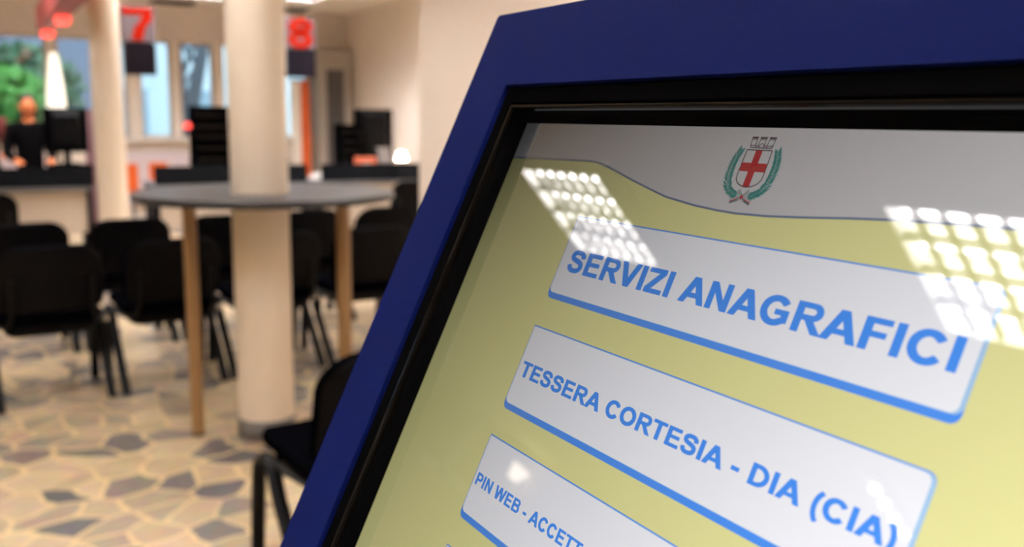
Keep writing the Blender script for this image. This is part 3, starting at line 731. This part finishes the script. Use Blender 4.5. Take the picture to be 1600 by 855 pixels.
for x, y in ((-1.545, -.6), (-1.545, 5.8), (-1.545, 7.9), (-1.545, 10.0), (.45, -.6), (.45, 1.55), (.45, 3.68), (.45, 5.8), (.45, 7.9), (2.65, 5.0), (2.65, 7.2), (2.65, 9.4), (4.4, 6.2), (4.1, 8.6), (4.0, 10.7), (0, 11.1), (1.7, 11.8), (3.6, 11.4), (.45, 10.0), (2.65, 11.9), (.9, 11.9), (-1.2, 11.9), (1.05, 1.9), (2.3, 4.6), (3.5, 8.5), (3.5, 7.4), (3.5, 9.8), (3.5, 11.2), (1.6, 11.0), (1.6, 8.9), (-3.65, 8.8), (-3.65, 11.2), (-3.65, -.8), (-5.3, -.8), (-5.3, 1.5)):
    lamps.append((x, y, 'unseen louvred ceiling light added to light the hall'))  # lamp grid continued out of view, with extra fixtures added for brightness
lamps += [(2.44, 13.05, 'unlit louvred ceiling light at the far back, seen edge-on left of the thick column'), (3.9, 12.9, 'unlit louvred ceiling light at the far back, seen edge-on above the number 8')]
lp = None; dark = make_light(); dark_used = False
for q in dark.children:
    if q.name.startswith('fluorescent_tube'): q.data = q.data.copy(); q.data.materials[0] = M['unlit']
for x, y, lb in lamps:
    if y > 12.5:
        o = copy_tree(dark) if dark_used else dark; dark_used = True
    elif lp is None: o = lp = make_light()
    else: o = copy_tree(lp)
    o.location = (x, y, LZ0); o['label'] = lb
t = thing('added_wall_lamp', 'small wall lamp added on the left wall, its glow mirrored beside PIN WEB', 'lamp', (XL, 8.92, 2.60))  # added out of view to put a bright blob into the display's reflection
m = MB(); m.box(0, .02, -.06, .06, -.08, .08, b=.004); m.box(.02, .09, -.01, .01, -.01, .01); m.build('bracket', M['steel'], t)
m = MB(); m.lathe([(.0, -.09), (.07, -.08), (.12, .09), (.0, .09)], 24, (.16, 0)); m.build('glow_shade', M['warmshade'], t)
# short row of spots, mirrored low on the display
t = thing('spot_bar', 'short bar of small spots mirrored as a dotted line beside CIA', 'spot bar', (-3.48, 2.87, CZ - .05))
m = MB(); m.box(-.26, .26, -.03, .03, .01, .05, b=.004); m.build('bar', M['lampbody'], t)
for i in range(4):
    m = MB(); m.lathe([(0, -.012), (.016, -.008), (.02, .012)], 14, (-.19 + i * .125, 0)); m.build('spot_lamp', M['spot'], t)

# ------------------------------------------------------------------ people behind the left desk
def skin_mesh(pts, edges, rad, sub=2):
    me = bpy.data.meshes.new('tmp'); me.from_pydata(pts, edges, []); o = bpy.data.objects.new('tmp', me); COL.objects.link(o)
    o.modifiers.new('skin', 'SKIN').use_smooth_shade = True
    for i, r in enumerate(rad):
        v = me.skin_vertices[0].data[i]; v.radius = (r, r) if not isinstance(r, tuple) else r
    me.skin_vertices[0].data[0].use_root = True
    md = o.modifiers.new('sub', 'SUBSURF'); md.levels = sub; md.render_levels = sub
    dg = bpy.context.evaluated_depsgraph_get(); r = bpy.data.meshes.new_from_object(o.evaluated_get(dg))
    bpy.data.objects.remove(o); bpy.data.meshes.remove(me)
    return r
def person(x, y, h, rz, label, top, haircol, arm):
    t = thing('person', label, 'person', (x, y, 0), rz)
    s = h / 1.65
    P = {}; pts = []; rad = []; ed = []
    def v(n, p, r): P[n] = len(pts); pts.append(tuple(c * s for c in p)); rad.append(r * s if not isinstance(r, tuple) else tuple(q * s for q in r))
    def e(a, b): ed.append((P[a], P[b]))
    v('hem', (0, 0, .83), (.115, .085)); v('pel', (0, 0, .92), (.125, .092)); v('waist', (0, 0, 1.05), (.125, .095)); v('chest', (0, .01, 1.22), (.15, .11)); v('upch', (0, .01, 1.34), (.12, .09)); v('neck', (0, .0, 1.42), .052); v('neck2', (0, -.01, 1.47), .05)
    for a, b in (('hem', 'pel'), ('pel', 'waist'), ('waist', 'chest'), ('chest', 'upch'), ('upch', 'neck'), ('neck', 'neck2')): e(a, b)
    for g in (-1, 1):
        k = str(g)
        v('hip' + k, (g * .095, 0, .74), .072); v('knee' + k, (g * .10, -.015, .48), .062); v('calf' + k, (g * .10, .01, .32), .055); v('ank' + k, (g * .10, .02, .09), .04); v('heel' + k, (g * .10, .0, .04), .038); v('toe' + k, (g * .115, -.15, .03), .03)
        for a, b in (('hem', 'hip' + k), ('hip' + k, 'knee' + k), ('knee' + k, 'calf' + k), ('calf' + k, 'ank' + k), ('ank' + k, 'heel' + k), ('heel' + k, 'toe' + k)): e(a, b)
        v('sh' + k, (g * .165, 0, 1.34), .058); v('el' + k, (g * .225, .0, 1.08), .042); v('wr' + k, (g * (.17), -.20, 1.0), .027); v('pa' + k, (g * .155, -.255, .99), .03)
        for a, b in (('upch', 'sh' + k), ('sh' + k, 'el' + k), ('el' + k, 'wr' + k), ('wr' + k, 'pa' + k)): e(a, b)
        for q, (dx, L_) in enumerate(((-.027, .058), (-.009, .072), (.009, .068), (.026, .05))):
            n = 'f%d' % q + k
            v(n + 'a', (g * .155 + dx, -.29, .985), .0095); v(n + 'b', (g * .155 + dx * 1.1, -.29 - L_ * .55, .98), .0085); v(n + 'c', (g * .155 + dx * 1.1, -.29 - L_, .966), .0075)
            e('pa' + k, n + 'a'); e(n + 'a', n + 'b'); e(n + 'b', n + 'c')
        v('t' + k, (g * .118, -.262, .985), .010); v('t2' + k, (g * .105, -.295, .98), .008); e('pa' + k, 't' + k); e('t' + k, 't2' + k)
    me = skin_mesh(pts, ed, rad)
    bm = bmesh.new(); bm.from_mesh(me)
    # head: shaped sphere with jaw, nose, ears
    hb_ = bmesh.new(); bmesh.ops.create_uvsphere(hb_, u_segments=28, v_segments=20, radius=1)
    for w in hb_.verts:
        X, Y, Z = w.co
        jaw = 1 - .28 * max(0, -Z) ** 1.3
        nx = X * .074 * jaw; ny = Y * .093 * (1 - .12 * max(0, -Z)); nz = Z * .112
        if Y < -.75 and abs(X) < .22 and -.42 < Z < .12: ny -= .020 * (1 - abs(X) / .22) * (1 - (Z + .15) ** 2 * 4 if abs(Z + .15) < .5 else 0)
        if Y < -.5 and .05 < Z < .28 and .2 < abs(X) < .6: ny += .006
        if abs(X) > .93 and abs(Z) < .28: nx *= 1.12
        w.co = Vector((nx, ny - .015, nz + 1.555)) * s
    hm = bpy.data.meshes.new('h'); hb_.to_mesh(hm); hb_.free(); bm.from_mesh(hm); bpy.data.meshes.remove(hm)
    bm.to_mesh(me); bm.free()
    for p in me.polygons: p.use_smooth = True
    me.materials.clear(); me.materials.append(M['skin'])
    o = bpy.data.objects.new('body', me); COL.objects.link(o); o.parent = t
    # eyes and mouth
    f = MB()
    for g in (-1, 1): 
        b = bmesh.new(); bmesh.ops.create_uvsphere(b, u_segments=10, v_segments=8, radius=.011 * s, matrix=Matrix.Translation(Vector((g * .028, -.094, 1.572)) * s)); f.bm(b, 0, True)
    f.build('eyes', M['eye'], t)
    f = MB(); f.tube([Vector(p) * s for p in ((-.022, -.090, 1.497), (-.008, -.0985, 1.499), (.008, -.0985, 1.499), (.022, -.090, 1.497))], .005 * s, 6); f.build('mouth', M['lips'], t)
    # hair
    b = bmesh.new(); bmesh.ops.create_uvsphere(b, u_segments=28, v_segments=20, radius=1)
    for w in b.verts:
        X, Y, Z = w.co
        front = max(0, -Y); y_ = Y * .104 if Y > -.35 else -.35 * .104 - (abs(Y) - .35) * .04
        zz = Z * .124 if Z > 0 else Z * (.25 if Y > -.3 else .03)
        if Y <= -.3 and Z <= .1: y_ = -.02; 
        w.co = Vector((X * .087 * (1 if Z > -.2 else 1.08), y_ + .0, zz + 1.562 + (.026 if Y < -.3 else 0))) * s
    f = MB(); f.bm(b, 0, True); f.build('hair', haircol, t)
    # clothing: jumper with sleeves, trousers
    def grow(names, edges2, extra, nm, mt, hem):
        idx = {n: i for i, n in enumerate(names)}
        pp = [pts[P[n]] for n in names]; rr = [tuple(q + extra * s for q in (rad[P[n]] if isinstance(rad[P[n]], tuple) else (rad[P[n]],) * 2)) for n in names]
        pp[0] = (0, 0, hem[0] * s); rr[0] = (hem[1] * s, hem[2] * s)
        mm = skin_mesh(pp, [(idx[a], idx[b]) for a, b in edges2], rr)
        for p in mm.polygons: p.use_smooth = True
        mm.materials.clear(); mm.materials.append(mt); q = bpy.data.objects.new(nm, mm); COL.objects.link(q); q.parent = t
    grow(['hem', 'pel', 'waist', 'chest', 'upch', 'neck', 'sh-1', 'el-1', 'wr-1', 'sh1', 'el1', 'wr1'],
         [('hem', 'pel'), ('pel', 'waist'), ('waist', 'chest'), ('chest', 'upch'), ('upch', 'neck'), ('upch', 'sh-1'), ('sh-1', 'el-1'), ('el-1', 'wr-1'), ('upch', 'sh1'), ('sh1', 'el1'), ('el1', 'wr1')], .018, 'jumper', top, (.80, .172, .135))
    grow(['pel', 'hem', 'hip-1', 'knee-1', 'calf-1', 'ank-1', 'hip1', 'knee1', 'calf1', 'ank1'],
         [('pel', 'hem'), ('hem', 'hip-1'), ('hip-1', 'knee-1'), ('knee-1', 'calf-1'), ('calf-1', 'ank-1'), ('hem', 'hip1'), ('hip1', 'knee1'), ('knee1', 'calf1'), ('calf1', 'ank1')], .024, 'trousers', M['blackcloth'], (1.0, .138, .106))
    return t
person(.575, 11.1, 1.60, .1, 'person with dark hair in black clothes standing behind the left desk', M['blackcloth'], M['hair'], 0)
person(.17, 11.75, 1.66, .1, 'person in dark red top standing at the photo\'s left edge', M['redcloth'], M['hair'], 0)

# ------------------------------------------------------------------ outdoors
tag(bx(-30, 40, YB + .25, 60, -.3, -.15).build('lawn', M['grass'], None), 'ground outside beyond the back windows', 'ground', None, 'structure')
def building(x0, x1, y, h, mt, label, floors, cols):
    t = thing('building', label, 'building', ((x0 + x1) / 2, y, -.15), 0)
    w = (x1 - x0) / 2
    m = MB(); m.box(-w, w, 0, 6, 0, h); m.build('wall', mt, t)
    for i in range(floors):
        z = .9 + i * 2.8
        for j in range(cols):
            x = -w + (j + .5) * 2 * w / cols
            m = MB(); m.box(x - .55, x + .55, -.05, .02, z, z + 1.5); m.build('window', M['fglass'], t)
    return t
building(3.5, 16, 32, 12, M['facade'], 'pale bluish building seen through the middle back windows', 4, 6)
building(-9, 2.6, 24, 12, M['slate'], 'slate-grey building behind the green tree on the left', 4, 6)
def tree(x, y, h, trunk_r, lean, leaves, cz, cr, mt, label, branches=5):
    t = thing('tree', label, 'tree', (x, y, -.15), 0)
    m = MB(); top = Vector((lean, 0, h))
    path = [Vector((0, 0, 0)), Vector((lean * .15, 0, h * .25)), Vector((lean * .5, .05, h * .55)), top]
    m.tube(path, [trunk_r, trunk_r * .85, trunk_r * .65, trunk_r * .3], 12)
    for i in range(branches):
        a = random.uniform(0, 2 * PI); f = random.uniform(.45, .9); p0 = Vector((lean * f, 0, h * f)); L_ = h * random.uniform(.2, .35)
        p1 = p0 + Vector((math.cos(a) * L_ * .6, math.sin(a) * L_ * .6, L_ * .7)); m.tube([p0, (p0 + p1) / 2 + Vector((0, 0, .05)), p1], [trunk_r * .35, trunk_r * .25, trunk_r * .1], 7)
    m.build('trunk', M['bark'], t)
    if leaves:
        m = MB()
        for i in range(leaves):
            while True:
                q = Vector((random.uniform(-1, 1), random.uniform(-1, 1), random.uniform(-1, 1)))
                if q.length < 1: break
            c = Vector((lean, 0, cz)) + Vector((q.x * cr[0], q.y * cr[1], q.z * cr[2]))
            a = Vector((random.gauss(0, 1), random.gauss(0, 1), random.gauss(0, 1))).normalized(); b = a.orthogonal().normalized(); L_ = random.uniform(.08, .16)
            m.add([c - a * L_, c + b * L_ * .45, c + a * L_, c - b * L_ * .45], [(0, 1, 2, 3)])
        o = m.build('foliage', mt, t); o['kind'] = 'stuff'
tree(3.35, 18.0, 5.0, .17, 1.0, 0, 0, 0, None, 'dark bare tree trunk leaning right outside the middle window', 6)
tree(3.9, 19.5, 4.5, .10, -.3, 0, 0, 0, None, 'thin bare tree outside the right middle window', 6)
tree(4.85, 18.5, 1.6, .06, 0, 900, 1.3, (.5, .5, .6), M['leaf'], 'small green bush outside the window left of the thick column', 3)
tree(6.3, 18.2, 2.1, .06, 0, 900, 1.6, (.35, .5, .9), M['leafdark'], 'dark green shrub outside the window below the hanging number 8', 3)
tree(.35, 16.2, 2.2, .08, 0, 2600, 1.55, (1.0, .8, .75), M['leaf'], 'bright green tree outside the left back window', 5)
tree(.9, 18.6, 2.8, .10, 0, 1800, 2.0, (1.0, .8, .8), M['leafdark'], 'darker green tree behind the bright green one', 5)
